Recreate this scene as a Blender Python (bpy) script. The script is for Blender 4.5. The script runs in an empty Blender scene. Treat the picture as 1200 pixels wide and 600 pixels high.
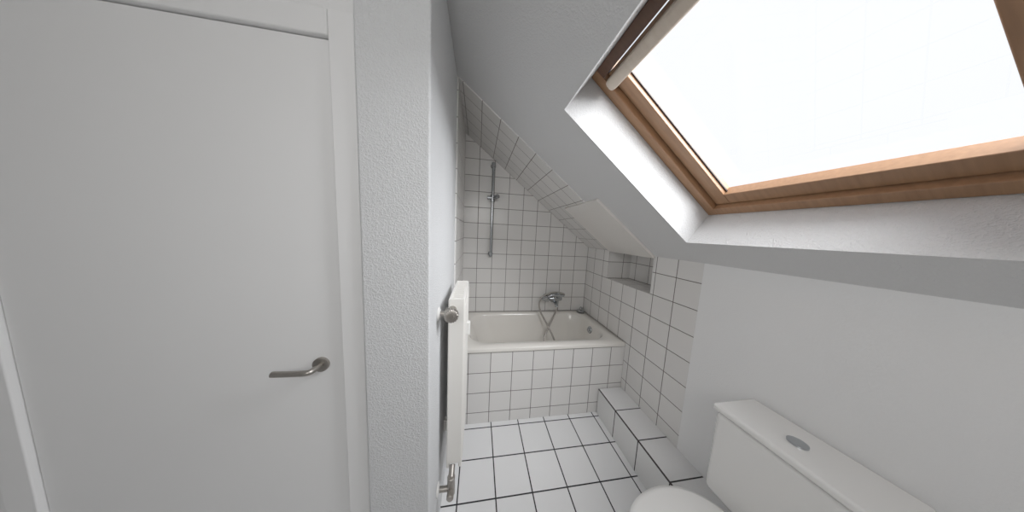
import bpy, bmesh, math
from mathutils import Vector, Matrix

F=243.8566; YAW=.1628; PIT=.1112; ROL=.0475
CAM=Vector((.161,-2.2289,1.5))
W=1.4148; ZT=2.4693; ZK=1.3803; H=.6238; D=.737; WL=1.204; HL=.22
YB=-.7555; YP=-1.4906; YR=-3.3; XL=-1.9; YT=-1.26
K=(ZT-ZK)/W
def sz(X): return ZK+K*(W-X)
SN=Vector((K,0,1)).normalized()      # outward normal of the slope
SD=Vector((1,0,-K)).normalized()     # down the slope

fw=Vector((math.sin(YAW)*math.cos(PIT),math.cos(YAW)*math.cos(PIT),-math.sin(PIT)))
r0=Vector((math.cos(YAW),-math.sin(YAW),0)); u0=r0.cross(fw)
R=math.cos(ROL)*r0+math.sin(ROL)*u0; U=-math.sin(ROL)*r0+math.cos(ROL)*u0
cd=bpy.data.cameras.new('camera'); cam=bpy.data.objects.new('camera',cd)
bpy.context.collection.objects.link(cam)
M=Matrix((R,U,-fw)).transposed().to_4x4(); M.translation=CAM; cam.matrix_world=M
cd.sensor_width=36; cd.lens=F*36/1200; cd.clip_start=.01
bpy.context.scene.camera=cam

# ---------------- materials
def newmat(name):
    m=bpy.data.materials.new(name); m.use_nodes=True
    nt=m.node_tree; b=nt.nodes['Principled BSDF']; return m,nt,b
def simple(name,col,rough=.4,metal=0,noise=0,nscale=30,bump=0,bscale=200,coat=0):
    m,nt,b=newmat(name)
    b.inputs['Base Color'].default_value=(*col,1); b.inputs['Roughness'].default_value=rough
    b.inputs['Metallic'].default_value=metal; b.inputs['Coat Weight'].default_value=coat
    geo=nt.nodes.new('ShaderNodeNewGeometry')
    n=nt.nodes.new('ShaderNodeTexNoise'); n.inputs['Scale'].default_value=nscale; n.inputs['Detail'].default_value=4
    nt.links.new(geo.outputs['Position'],n.inputs['Vector'])
    mx=nt.nodes.new('ShaderNodeMix'); mx.data_type='RGBA'
    mx.inputs[6].default_value=(*[c*(1-noise) for c in col],1); mx.inputs[7].default_value=(*[min(1,c*(1+noise)) for c in col],1)
    nt.links.new(n.outputs['Fac'],mx.inputs[0]); nt.links.new(mx.outputs[2],b.inputs['Base Color'])
    return m
def tile(name,ua,va,pu,pv,ou,ov,g,col,gcol,rough=.2,var=.025):
    m,nt,b=newmat(name); N=nt.nodes; Lk=nt.links
    geo=N.new('ShaderNodeNewGeometry')
    def math_(op,a,b_=None):
        n=N.new('ShaderNodeMath'); n.operation=op
        for i,v in enumerate((a,b_)):
            if v is None: continue
            if isinstance(v,(int,float)): n.inputs[i].default_value=v
            else: Lk.new(v,n.inputs[i])
        return n.outputs[0]
    def coord(ax,off,p):
        d=N.new('ShaderNodeVectorMath'); d.operation='DOT_PRODUCT'; d.inputs[1].default_value=ax
        Lk.new(geo.outputs['Position'],d.inputs[0])
        return math_('DIVIDE',math_('SUBTRACT',d.outputs['Value'],off),p)
    cu=coord(ua,ou,pu); cv=coord(va,ov,pv)
    def edge(c,p):
        f=math_('FRACT',c); return math_('MULTIPLY',math_('MINIMUM',f,math_('SUBTRACT',1.0,f)),p)
    e=math_('MINIMUM',edge(cu,pu),edge(cv,pv))
    mr=N.new('ShaderNodeMapRange'); mr.interpolation_type='SMOOTHSTEP'
    Lk.new(e,mr.inputs[0]); mr.inputs[1].default_value=g*.5-.0006; mr.inputs[2].default_value=g*.5+.0006
    cv_=N.new('ShaderNodeCombineXYZ'); Lk.new(math_('FLOOR',cu),cv_.inputs[0]); Lk.new(math_('FLOOR',cv),cv_.inputs[1])
    wn=N.new('ShaderNodeTexWhiteNoise'); Lk.new(cv_.outputs[0],wn.inputs['Vector'])
    t=N.new('ShaderNodeMix'); t.data_type='RGBA'
    t.inputs[6].default_value=(*[c*(1-var) for c in col],1); t.inputs[7].default_value=(*[min(1,c*(1+var)) for c in col],1)
    Lk.new(wn.outputs['Value'],t.inputs[0])
    mx=N.new('ShaderNodeMix'); mx.data_type='RGBA'; Lk.new(mr.outputs[0],mx.inputs[0])
    mx.inputs[6].default_value=(*gcol,1); Lk.new(t.outputs[2],mx.inputs[7])
    Lk.new(mx.outputs[2],b.inputs['Base Color'])
    rr=N.new('ShaderNodeMapRange'); Lk.new(mr.outputs[0],rr.inputs[0]); rr.inputs[3].default_value=.8; rr.inputs[4].default_value=rough
    Lk.new(rr.outputs[0],b.inputs['Roughness'])
    mr2=N.new('ShaderNodeMapRange'); mr2.interpolation_type='SMOOTHSTEP'
    Lk.new(e,mr2.inputs[0]); mr2.inputs[1].default_value=g*.3; mr2.inputs[2].default_value=g*.5+.002
    bp=N.new('ShaderNodeBump'); bp.inputs['Strength'].default_value=.6; bp.inputs['Distance'].default_value=.002
    Lk.new(mr2.outputs[0],bp.inputs['Height']); Lk.new(bp.outputs['Normal'],b.inputs['Normal'])
    return m
TC=(.81,.795,.775); GC=(.13,.105,.095)
m_back=tile('tile_back',(1,0,0),(0,0,1),.158,.160,W,H,.0045,TC,GC)
m_front=tile('tile_front',(1,0,0),(0,0,1),.168,.165,W-.127,.588,.0045,TC,GC)
m_side=tile('tile_side',(0,1,0),(0,0,1),.158,.160,0,H,.0045,TC,GC)
m_slope=tile('tile_slope',(0,1,0),tuple(SD),.158,.158,0,Vector((W,0,ZK)).dot(SD),.0045,TC,GC)
m_sill=tile('tile_sill',(0,1,0),(1,0,0),.158,.158,0,W,.0045,TC,GC)
m_floor=tile('tile_floor',(1,0,0),(0,1,0),.215,.220,.30,-.778,.0075,(.86,.86,.865),(.02,.02,.022),.18,.015)
m_ledge_t=tile('tile_ledge_top',(1,0,0),(0,1,0),.5,.226,WL,-D,.007,(.82,.82,.82),(.02,.02,.02),.15,.02)
m_ledge_s=tile('tile_ledge_side',(0,1,0),(0,0,1),.226,.5,-D,-.2,.007,(.82,.82,.81),(.02,.02,.02),.15,.02)

def stucco(name,col,scale=170,strength=.55,dist=.006):
    m,nt,b=newmat(name); N=nt.nodes; Lk=nt.links
    b.inputs['Base Color'].default_value=(*col,1); b.inputs['Roughness'].default_value=.85
    geo=N.new('ShaderNodeNewGeometry')
    n=N.new('ShaderNodeTexNoise'); n.inputs['Scale'].default_value=scale; n.inputs['Detail'].default_value=2.5; n.inputs['Distortion'].default_value=.6
    Lk.new(geo.outputs['Position'],n.inputs['Vector'])
    r=N.new('ShaderNodeMapRange'); r.interpolation_type='SMOOTHSTEP'; Lk.new(n.outputs['Fac'],r.inputs[0]); r.inputs[1].default_value=.42; r.inputs[2].default_value=.66
    bp=N.new('ShaderNodeBump'); bp.inputs['Strength'].default_value=strength; bp.inputs['Distance'].default_value=dist
    Lk.new(r.outputs[0],bp.inputs['Height']); Lk.new(bp.outputs['Normal'],b.inputs['Normal'])
    return m
m_wall=stucco('stucco_white',(.76,.77,.78),strength=.38)
m_ceil=stucco('stucco_ceiling',(.74,.74,.74),150,.25,.004)
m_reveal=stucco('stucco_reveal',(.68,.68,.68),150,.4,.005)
m_plain=stucco('plaster_white',(.90,.90,.90),150,.15,.003)
m_panel=simple('cream_panel',(.84,.81,.77),.5)
m_white=simple('white_paint',(.86,.85,.83),.35)
m_tub=simple('tub_enamel',(.80,.77,.72),.12,coat=.5)
m_cer=simple('ceramic',(.89,.88,.86),.1,coat=.5)
m_rad=simple('radiator_enamel',(.86,.84,.80),.3)
m_chr=simple('chrome',(.46,.48,.50),.14,1)
m_nick=simple('nickel_dull',(.40,.375,.345),.38,1,noise=.15,nscale=80)
m_dark=simple('dark_rubber',(.03,.03,.03),.6)
m_seal=simple('black_gasket',(.04,.03,.03),.5)
m_door=simple('door_white',(.92,.92,.92),.4)
def wood(name,c1,c2):
    m,nt,b=newmat(name); N=nt.nodes; Lk=nt.links
    tc=N.new('ShaderNodeTexCoord'); mp=N.new('ShaderNodeMapping'); mp.inputs['Scale'].default_value=(3,40,40)
    Lk.new(tc.outputs['Object'],mp.inputs[0])
    n=N.new('ShaderNodeTexNoise'); n.inputs['Scale'].default_value=2; n.inputs['Detail'].default_value=6; Lk.new(mp.outputs[0],n.inputs['Vector'])
    mx=N.new('ShaderNodeMix'); mx.data_type='RGBA'; mx.inputs[6].default_value=(*c1,1); mx.inputs[7].default_value=(*c2,1)
    Lk.new(n.outputs['Fac'],mx.inputs[0]); Lk.new(mx.outputs[2],b.inputs['Base Color']); b.inputs['Roughness'].default_value=.4
    return m
m_wood=wood('pine',(.26,.135,.07),(.45,.26,.14))
m_wood2=wood('pine_shaded',(.10,.05,.03),(.17,.08,.045))  # same pine for the top frame member, its shadow put into the colour
m_wood3=wood('pine_pale',(.60,.50,.40),(.72,.64,.54))
def glass():
    m,nt,b=newmat('window_glass'); N=nt.nodes; Lk=nt.links
    tr=N.new('ShaderNodeBsdfTransparent'); gl=N.new('ShaderNodeBsdfGlossy'); gl.inputs['Roughness'].default_value=.02
    mx=N.new('ShaderNodeMixShader'); mx.inputs[0].default_value=.06
    Lk.new(tr.outputs[0],mx.inputs[1]); Lk.new(gl.outputs[0],mx.inputs[2])
    Lk.new(mx.outputs[0],N['Material Output'].inputs['Surface']); return m
m_glass=glass()

# ---------------- mesh helpers
def link(o,parent=None):
    bpy.context.collection.objects.link(o)
    if parent: o.parent=parent
    return o
def mesh(name,verts,faces,mats,fm=None,parent=None,smooth=False,bevel=0,seg=3,uniform=False):
    me=bpy.data.meshes.new(name); me.from_pydata([tuple(v) for v in verts],[],faces); me.update()
    for m in (mats if isinstance(mats,(list,tuple)) else [mats]): me.materials.append(m)
    if fm:
        for p,i in zip(me.polygons,fm): p.material_index=i
    if smooth:
        for p in me.polygons: p.use_smooth=True
    o=link(bpy.data.objects.new(name,me),parent)
    if bevel:
        b=o.modifiers.new('bevel','BEVEL'); b.width=bevel; b.segments=seg; b.limit_method='ANGLE'
        for p in me.polygons: p.use_smooth=True
        w=o.modifiers.new('wn','WEIGHTED_NORMAL')
    return o
BF=[(0,3,2,1),(4,5,6,7),(0,1,5,4),(1,2,6,5),(2,3,7,6),(3,0,4,7)]
def box(name,lo,hi,mat,parent=None,bevel=0,seg=3,fm=None):
    x0,y0,z0=lo; x1,y1,z1=hi
    v=[(x0,y0,z0),(x1,y0,z0),(x1,y1,z0),(x0,y1,z0),(x0,y0,z1),(x1,y0,z1),(x1,y1,z1),(x0,y1,z1)]
    return mesh(name,v,BF,mat,fm,parent,bevel=bevel,seg=seg)
def empty(name):
    e=bpy.data.objects.new(name,None); e.empty_display_size=.1; link(e); return e
def lathe(name,prof,origin,axis,mat,parent=None,n=32,ridges=0,rd=0):
    a=Vector(axis).normalized(); q=a.to_track_quat('Z','Y'); o=Vector(origin)
    v=[];f=[]
    for (t,r) in prof:
        for i in range(n):
            an=2*math.pi*i/n; rr=r
            if ridges and r>rd*3: rr=r-rd*(.5+.5*math.cos(ridges*an))
            v.append(o+q@Vector((rr*math.cos(an),rr*math.sin(an),t)))
    for j in range(len(prof)-1):
        for i in range(n):
            f.append((j*n+i,j*n+(i+1)%n,(j+1)*n+(i+1)%n,(j+1)*n+i))
    f.append(tuple(reversed(range(n)))); f.append(tuple((len(prof)-1)*n+i for i in range(n)))
    ob=mesh(name,v,f,mat,parent=parent)
    for p in ob.data.polygons:
        if len(p.vertices)==4: p.use_smooth=True
    ob.data.update()
    m=ob.modifiers.new('es','EDGE_SPLIT'); m.split_angle=math.radians(40)
    return ob
def cyl(name,p0,p1,r,mat,parent=None,n=24):
    p0=Vector(p0);p1=Vector(p1);L=(p1-p0).length; b=min(r*.2,L*.2)
    return lathe(name,[(0,r-b),(b,r),(L-b,r),(L,r-b)],p0,p1-p0,mat,parent,n)
def tube(name,pts,r,mat,parent=None,cyc=False):
    c=bpy.data.curves.new(name,'CURVE'); c.dimensions='3D'; c.bevel_depth=r; c.bevel_resolution=4; c.use_fill_caps=True
    s=c.splines.new('NURBS'); s.points.add(len(pts)-1)
    for p,q in zip(s.points,pts): p.co=(*q,1)
    s.order_u=3; s.use_endpoint_u=True; s.resolution_u=10
    c.materials.append(mat); return link(bpy.data.objects.new(name,c),parent)

# ---------------- room shell
def quad(name,pts,mat): return mesh(name,pts,[tuple(range(len(pts)))],mat)
quad('floor',[(XL,YR,0),(W,YR,0),(W,0,0),(XL,0,0)],m_floor)
quad('wall_back',[(-.05,0,0),(W,0,0),(W,0,ZK),(0,0,ZT),(-.05,0,ZT)],m_back)
# right knee wall with niche opening
NY1,NY2,NZ,NT=-.400,-.920,1.10,.24
ys=[YR,YT,NY2,NY1,0]; zs=[0,NZ,ZK]; v=[];f=[];fm=[]
for y in ys:
    for z in zs: v.append((W,y,z))
for i in range(4):
    for j in range(2):
        if i==2 and j==1: continue
        f.append((i*3+j,(i+1)*3+j,(i+1)*3+j+1,i*3+j+1)); fm.append(4 if i==0 else 0)
a=len(v)
v+=[(W,NY1,NZ),(W,NY2,NZ),(W,NY1,ZK),(W,NY2,ZK),(W+NT,NY1,NZ),(W+NT,NY2,NZ),(W+NT,NY1,ZK),(W+NT,NY2,ZK)]
for q,mi in [((a,a+1,a+5,a+4),1),((a,a+4,a+6,a+2),2),((a+1,a+3,a+7,a+5),2),((a+4,a+5,a+7,a+6),0),((a+2,a+6,a+7,a+3),3)]:
    f.append(q);fm.append(mi)
mesh('wall_right',v,f,[m_side,m_sill,m_back,m_panel,m_plain],fm)
# sloped ceiling (painted) with skylight opening
SX0,SX1,SY0,SY1=.527,1.27,-1.265,-2.06
xs=[0,SX0,SX1,W]; yy=[YR,SY1,SY0,YB]; v=[];f=[]
for x in xs:
    for y in yy: v.append((x,y,sz(x)))
for i in range(3):
    for j in range(3):
        if i==1 and j==1: continue
        f.append((i*4+j,i*4+j+1,(i+1)*4+j+1,(i+1)*4+j))
RT=.30
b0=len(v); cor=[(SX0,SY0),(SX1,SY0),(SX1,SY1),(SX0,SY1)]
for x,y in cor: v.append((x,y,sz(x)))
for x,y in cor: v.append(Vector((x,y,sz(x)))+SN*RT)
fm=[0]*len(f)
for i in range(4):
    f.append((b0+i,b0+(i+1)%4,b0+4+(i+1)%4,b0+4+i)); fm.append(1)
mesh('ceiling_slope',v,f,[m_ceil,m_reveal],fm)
o=-.006
def sp(X,Y,t=0): return Vector((X,Y,sz(X)))+SN*t
tv=[sp(0,YB,o),sp(0,0,o),sp(W,0,o),sp(W,YB,o),sp(0,YB,.01),sp(0,0,.01),sp(W,0,.01),sp(W,YB,.01)]
mesh('ceiling_tiled',tv,BF,m_slope)
# boxed soffit panel above niche
px0=.93
pv=[sp(px0,NY2-.01,-.02),sp(px0,NY1-.01,-.02),sp(W+.0,NY1-.01,-.02),sp(W,NY2-.01,-.02),sp(px0,NY2-.01,.0),sp(px0,NY1-.01,.0),sp(W,NY1-.01,.0),sp(W,NY2-.01,.0)]
mesh('trim_1',pv,BF,m_panel,bevel=.003)
quad('ceiling',[(XL,YR,ZT),(0,YR,ZT),(0,0,ZT),(XL,0,ZT)],m_ceil)
box('wall_left',(-.215,YP,0),(0,.0,ZT),m_wall,bevel=.008)
v=[(0.008,YB,0),(0.008,0,0),(0.008,0,ZT-.012),(0.008,YB,ZT-.012),(0,YB,0),(0,0,0),(0,0,ZT),(0,YB,ZT)]
mesh('wall_left_tiles',v,[(0,1,2,3),(0,3,7,4),(0,4,5,1)],m_side)
quad('wall_rear',[(XL,YR,0),(W,YR,0),(W,YR,ZT),(XL,YR,ZT)],m_plain)
dy=YP+.03
quad('wall_side',[(XL,YR,0),(XL,dy,0),(XL,dy,ZT),(XL,YR,ZT)],m_plain)
dx0,dx1=-1.20,-.218
quad('wall_front',[(XL,dy,0),(dx0,dy,0),(dx0,dy,ZT),(XL,dy,ZT)],m_plain)
quad('wall_front.001',[(dx0,dy,2.12),(-.215,dy,2.12),(-.215,dy,ZT),(dx0,dy,ZT)],m_plain)
# door in wall_front
dr=empty('door_1')
box('casing_right',(dx1-.07,dy-.018,0),(dx1,dy+.05,2.115),m_door,dr,.004)
box('casing_left',(dx0+.002,dy-.018,0),(dx0+.072,dy+.05,2.115),m_door,dr,.004)
box('casing_top',(dx0+.073,dy-.018,2.045),(dx1-.071,dy+.05,2.115),m_door,dr,.004)
box('leaf',(dx0+.074,dy-.004,.01),(dx1-.073,dy+.035,2.042),m_door,dr,.003)
lathe('handle_rose',[(0,.025),(.008,.025),(.01,.02)],(-.36,dy-.004,1.02),(0,-1,0),m_nick,dr)
tube('handle',[(-.36,dy-.004,1.02),(-.36,dy-.05,1.02),(-.38,dy-.055,1.02),(-.47,dy-.05,1.02)],.009,m_nick,dr)

# ---------------- bathtub
tb=empty('bathtub')
box('apron',(0.009,-D,0.001),(W-.002,-D+.03,H-.028),m_front,tb)
def rrect(x0,x1,y0,y1,r,z,n=12):
    out=[]
    for (cx,cy,a0) in [(x1-r,y1-r,0),(x0+r,y1-r,90),(x0+r,y0+r,180),(x1-r,y0+r,270)]:
        for i in range(n+1):
            an=math.radians(a0+90*i/n); out.append((cx+r*math.cos(an),cy+r*math.sin(an),z))
    return out
X0,X1=.01,W-.003; Y0,Y1=-D-.008,-.003
loops=[rrect(X0,X1,Y0,Y1,.012,H-.03),rrect(X0,X1,Y0,Y1,.012,H-.006),rrect(X0+.005,X1-.005,Y0+.005,Y1-.005,.012,H),
 rrect(.10,1.335,-.665,-.055,.17,H-.001),rrect(.106,1.328,-.659,-.061,.168,H-.006),rrect(.115,1.318,-.65,-.07,.165,H-.022),
 rrect(.15,1.30,-.63,-.09,.16,H-.12),rrect(.21,1.27,-.60,-.12,.15,H-.26),rrect(.27,1.24,-.58,-.14,.14,H-.36),rrect(.33,1.20,-.55,-.17,.12,H-.395),rrect(.45,1.1,-.48,-.24,.1,H-.405)]
v=[];f=[]
n=len(loops[0])
for l in loops: v+=l
for j in range(len(loops)-1):
    for i in range(n): f.append((j*n+i,j*n+(i+1)%n,(j+1)*n+(i+1)%n,(j+1)*n+i))
f.append(tuple((len(loops)-1)*n+i for i in range(n)))
o=mesh('basin',v,f,m_tub,parent=tb,smooth=True)
o.modifiers.new('es','EDGE_SPLIT').split_angle=math.radians(60)
lathe('overflow',[(0,.036),(.006,.036),(.012,.032),(.014,.018),(.026,.016),(.028,.012)],(1.31,-.36,H-.070),(-1,0,.12),m_chr,tb)
lathe('drain',[(0,.035),(.004,.035),(.006,.028),(.004,.02)],(1.02,-.36,H-.405),(0,0,1),m_chr,tb)
st=empty('bath_plug')
lathe('disc',[(0,.036),(.008,.044),(.018,.044),(.026,.030),(.030,.014),(.056,.014),(.062,.008)],(1.355,-.06,H+.001),(0,0,1),m_chr,st)
lathe('gasket',[(0,.046),(.006,.046)],(1.355,-.06,H+.0005),(0,0,1),m_dark,st)

# ---------------- tiled ledge
lg=box('ledge_tiled',(WL,-3.2,0.0),(W-.001,-D-.009,HL),[m_ledge_s,m_ledge_t],fm=[0,1,0,0,0,0])
e_=box('trim_2',(WL-.003,-3.2,HL-.005),(WL+.004,-D-.009,HL+.0015),m_seal)

# ---------------- shower rail
sr=empty('shower_rail')
rx=.29
cyl('bar',(rx,-.055,1.24),(rx,-.055,2.19),.0135,m_chr,sr)
for k,z in enumerate((1.27,2.165)):
    cyl('bracket_%d'%k,(rx,0,z),(rx,-.058,z),.012,m_chr,sr); cyl('collar_%d'%k,(rx,-.055,z-.022),(rx,-.055,z+.022),.020,m_chr,sr)
    cyl('flange_%d'%k,(rx,0,z),(rx,-.008,z),.026,m_chr,sr)
cyl('slider',(rx,-.055,1.80),(rx,-.055,1.875),.024,m_chr,sr)
cyl('slider_knob',(rx-.055,-.058,1.842),(rx-.01,-.058,1.842),.018,m_chr,sr)
lathe('holder_cone',[(0,.014),(.03,.022),(.055,.022),(.055,.011)],(rx+.015,-.07,1.84),(.6,-.7,.25),m_chr,sr)

# ---------------- bath mixer with hand shower
fa=empty('bath_mixer_tap')
fx,fz=1.01,.79
for k,dx in enumerate((-.075,.075)):
    lathe('rosette_%d'%k,[(0,.034),(.006,.034),(.016,.022)],(fx+dx,0,fz),(0,-1,0),m_chr,fa)
    cyl('union_%d'%k,(fx+dx,-.01,fz),(fx+dx,-.05,fz),.017,m_chr,fa)
lathe('body',[(0,.017),(.008,.026),(.05,.028),(.06,.036),(.13,.036),(.14,.028),(.18,.026),(.188,.017)],(fx-.094,-.068,fz),(1,0,0),m_chr,fa)
lathe('cartridge',[(0,.030),(.03,.033),(.045,.030),(.052,.015)],(fx,-.068,fz+.01),(0,-.35,1),m_chr,fa)
tube('lever',[(fx,-.085,fz+.06),(fx,-.11,fz+.072),(fx+.01,-.16,fz+.085),(fx+.015,-.19,fz+.088)],.011,m_chr,fa)
tube('spout',[(fx,-.07,fz-.02),(fx,-.11,fz-.03),(fx,-.165,fz-.03),(fx,-.18,fz-.055)],.018,m_chr,fa)
cyl('outlet',(fx+.05,-.068,fz-.015),(fx+.05,-.068,fz-.06),.012,m_chr,fa)
cyl('cradle',(fx-.06,-.068,fz+.0),(fx-.06,-.10,fz+.04),.014,m_chr,fa)
tube('handset_grip',[(fx+.095,-.12,fz+.045),(fx+.0,-.125,fz+.06),(fx-.06,-.125,fz+.05),(fx-.10,-.125,fz+.03)],.016,m_chr,fa)
lathe('handset_head',[(0,.018),(.012,.036),(.026,.046),(.036,.046),(.040,.036)],(fx-.10,-.115,fz+.035),(-.35,-.6,-.75),m_chr,fa)
tube('hose',[(fx+.05,-.068,fz-.06),(fx+.05,-.075,fz-.12),(fx-.01,-.12,fz-.20),(fx-.09,-.19,fz-.30),(fx-.15,-.25,fz-.38),(fx-.14,-.29,fz-.43),(fx-.06,-.29,fz-.45),(fx-.02,-.27,fz-.42),
 (fx-.05,-.23,fz-.34),(fx-.10,-.17,fz-.24),(fx-.17,-.12,fz-.12),(fx-.18,-.10,fz-.02),(fx-.13,-.11,fz+.05),(fx-.03,-.125,fz+.09),(fx+.07,-.13,fz+.08),(fx+.11,-.12,fz+.06),(fx+.085,-.12,fz+.045)],.0095,m_nick,fa)

# ---------------- radiator
ra=empty('panel_radiator')
ry0,ry1,rx0,rx1,rz0,rz1=-1.30,-.95,.036,.110,.33,1.195
box('panel_front',(rx1-.016,ry0+.004,rz0),(rx1,ry1-.004,rz1-.004),m_rad,ra,.005)
box('panel_back',(rx0,ry0+.004,rz0),(rx0+.016,ry1-.004,rz1-.004),m_rad,ra,.005)
box('side_cover_near',(rx0+.004,ry0,rz0+.03),(rx1-.004,ry0+.01,rz1),m_rad,ra,.002)
box('side_cover_far',(rx0+.004,ry1-.01,rz0+.03),(rx1-.004,ry1,rz1),m_rad,ra,.002)
nsl=14
for i in range(nsl):
    y=ry0+.02+(ry1-ry0-.04)*i/(nsl-1)
    box('grille_bar_%d'%i,(rx0+.014,y-.004,rz1-.01),(rx1-.014,y+.004,rz1-.002),m_rad,ra)
for i in range(10):
    y=ry0+.03+(ry1-ry0-.06)*i/9
    box('fin_%d'%i,(rx0+.016,y-.001,rz0+.03),(rx1-.016,y+.001,rz1-.03),m_rad,ra)
for i in range(8):
    y=ry0+.03+(ry1-ry0-.06)*i/7
    box('rib_%d'%i,(rx1-.003,y-.007,rz0+.03),(rx1+.003,y+.007,rz1-.03),m_rad,ra,.003)
for k,z in enumerate((.42,1.06)): box('hanger_%d'%k,(0.001,-1.15,z-.03),(rx0+.002,-1.12,z+.03),m_rad,ra)
box('heat_meter',(rx1+.0,-1.16,.95),(rx1+.020,-1.13,1.02),m_white,ra,.004)
VX,VZ=.055,1.145
cyl('pipe_top',(.002,-1.345,VZ),(VX,-1.345,VZ),.011,m_nick,ra)
cyl('valve_body',(VX,-1.35,VZ),(VX,-1.295,VZ),.018,m_nick,ra)
lathe('thermostat_knob',[(0,.022),(.006,.030),(.03,.031),(.036,.028),(.038,.024),(.039,.012),(.042,.011)],(VX,-1.345,VZ),(.12,-1,.02),m_nick,ra,n=144,ridges=18,rd=.0028)
cyl('pipe_bottom',(0.002,-1.33,.265),(.065,-1.33,.265),.012,m_nick,ra)
cyl('lockshield',(.065,-1.33,.235),(.065,-1.33,.33),.018,m_nick,ra)
cyl('lockshield_cap',(.065,-1.33,.265),(.065,-1.375,.265),.016,m_nick,ra)
cyl('lockshield_nut',(.065,-1.33,.32),(.065,-1.29,.345),.014,m_nick,ra)
for k,z in enumerate((VZ,.265)):
    lathe('rosette_%d'%k,[(0,.028),(.004,.028),(.01,.016)],(0.001,-1.345+.015*k,z),(1,0,0),m_white,ra)

# ---------------- skylight window
wi=empty('window_1')
def loc(a,b,t): return Vector((SX0,SY0,sz(SX0)))+SD*a+Vector((0,-1,0))*b+SN*t
LA=(SX1-SX0)/SD.x; LB=SY0-SY1
MW=Matrix((SD,Vector((0,-1,0)),SN)).transposed().to_4x4(); MW.translation=loc(0,0,0)
def wbox(name,lo,hi,mat,bev=.003,rot=False):
    o=box(name,lo,hi,mat,wi,bev); o.matrix_world=MW; return o
fwid=.045; T0=.19; q=.001
wbox('frame_far',(q,q,T0),(LA-q,fwid,T0+.11),m_wood)
wbox('frame_near',(q,LB-fwid,T0),(LA-q,LB-q,T0+.11),m_wood)
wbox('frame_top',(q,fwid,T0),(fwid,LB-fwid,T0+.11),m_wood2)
wbox('frame_bottom',(LA-fwid,fwid,T0),(LA-q,LB-fwid,T0+.11),m_wood)
s0=fwid+.004; s1=.06
wbox('gasket_far',(fwid,fwid,T0+.03),(LA-fwid,s0+.006,T0+.04),m_seal,0)
wbox('sash_far',(s0,s0,T0+.025),(LA-s0,s0+s1,T0+.075),m_wood)
wbox('sash_near',(s0,LB-s0-s1,T0+.025),(LA-s0,LB-s0,T0+.075),m_wood)
wbox('sash_top',(s0,s0+s1,T0+.025),(s0+s1,LB-s0-s1,T0+.075),m_wood)
wbox('sash_bottom',(LA-s0-s1,s0+s1,T0+.025),(LA-s0,LB-s0-s1,T0+.075),m_wood)
wbox('vent_bar',(s0+.012,s0+.01,T0-.035),(s0+.062,LB-s0-.01,T0+.02),m_wood3,.018)
g=mesh('glass',[(s0+s1-.01,s0+s1-.01,T0+.05),(LA-s0-s1+.01,s0+s1-.01,T0+.05),(LA-s0-s1+.01,LB-s0-s1+.01,T0+.05),(s0+s1-.01,LB-s0-s1+.01,T0+.05)],[(0,1,2,3)],m_glass,parent=wi); g.matrix_world=MW
wbox('gasket_glass',(s0+s1-.002,s0+s1-.002,T0+.044),(LA-s0-s1,s0+s1+.006,T0+.049),m_seal,0)

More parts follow.
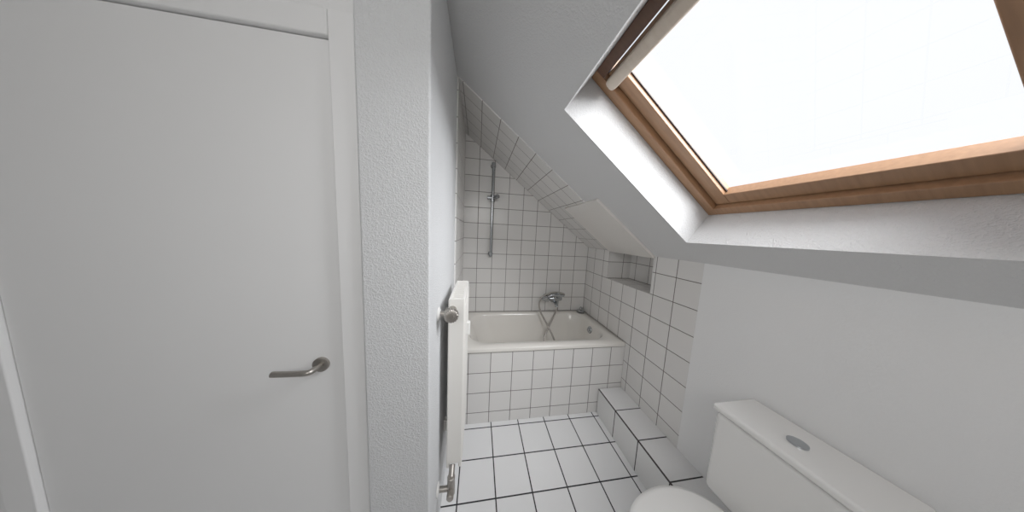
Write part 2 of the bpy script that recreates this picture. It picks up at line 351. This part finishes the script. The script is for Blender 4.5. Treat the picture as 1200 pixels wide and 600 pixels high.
# ---------------- toilet
to=empty('toilet')
ty=-1.745
def oval(cx,cy,ax,ay,z,n=40,back=None):
    out=[]
    for i in range(n):
        an=2*math.pi*i/n; c,s=math.cos(an),math.sin(an)
        x=-ax*c if c>0 else -ax*c*.85
        out.append((cx+x,cy+ay*math.copysign(abs(s)**.85,s),z))
    return out
def loft(name,loops,mat,parent):
    v=[];f=[];n=len(loops[0])
    for l in loops: v+=l
    for j in range(len(loops)-1):
        for i in range(n): f.append((j*n+i,j*n+(i+1)%n,(j+1)*n+(i+1)%n,(j+1)*n+i))
    f.append(tuple(reversed(range(n)))); f.append(tuple((len(loops)-1)*n+i for i in range(n)))
    return mesh(name,v,f,mat,parent=parent,smooth=True)
tx=.965
loft('bowl',[oval(tx+.03,ty,.14,.11,.001),oval(tx+.02,ty,.13,.10,.05),oval(tx+.01,ty,.14,.11,.18),oval(tx+.0,ty,.21,.16,.30),oval(tx,ty,.235,.175,.37),oval(tx,ty,.24,.18,.395),oval(tx,ty,.23,.17,.40)],m_cer,to)
loft('seat',[oval(tx,ty,.24,.18,.402),oval(tx,ty,.247,.187,.408),oval(tx,ty,.247,.187,.418),oval(tx,ty,.24,.18,.422)],m_cer,to)
loft('lid',[oval(tx,ty,.24,.18,.424),oval(tx,ty,.247,.187,.428),oval(tx,ty,.245,.185,.440),oval(tx,ty,.225,.165,.448),oval(tx,ty,.12,.08,.451)],m_cer,to)
box('cistern',(1.20,ty-.19,.405),(W-.004,ty+.19,.78),m_cer,to,.025,5)
box('cistern_lid',(1.19,ty-.195,.782),(W-.004,ty+.195,.81),m_cer,to,.01,4)
lathe('flush_button',[(0,.025),(.006,.025),(.008,.02)],(1.29,ty,.81),(0,0,1),m_chr,to)

# ---------------- light
w=bpy.data.worlds.new('world'); bpy.context.scene.world=w; w.use_nodes=True
bg=w.node_tree.nodes['Background']; bg.inputs[0].default_value=(.93,.95,1,1); bg.inputs[1].default_value=1.1
def area(name,pos,direction,sx,sy,power,col=(1,1,1)):
    l=bpy.data.lights.new(name,'AREA'); l.shape='RECTANGLE'; l.size=sx; l.size_y=sy; l.energy=power; l.color=col
    o=bpy.data.objects.new(name,l); link(o); o.location=pos
    o.rotation_euler=Vector(direction).to_track_quat('-Z','Y').to_euler(); return o
area('sky_light',loc(LA/2+.15,LB/2+.65,T0+1.0),-SN+Vector((0,.6,0)),1.6,1.5,135,(.96,.975,1))
area('added_fill_light',(.2,-3.1,2.0),(.15,1,-.15),1.2,.6,9,(1,.985,.96))  # added fill behind the camera to lift the bath end, no such fixture
sc=bpy.context.scene
sc.view_settings.view_transform='Standard'; sc.view_settings.look='None'; sc.view_settings.exposure=0; sc.view_settings.gamma=1.1
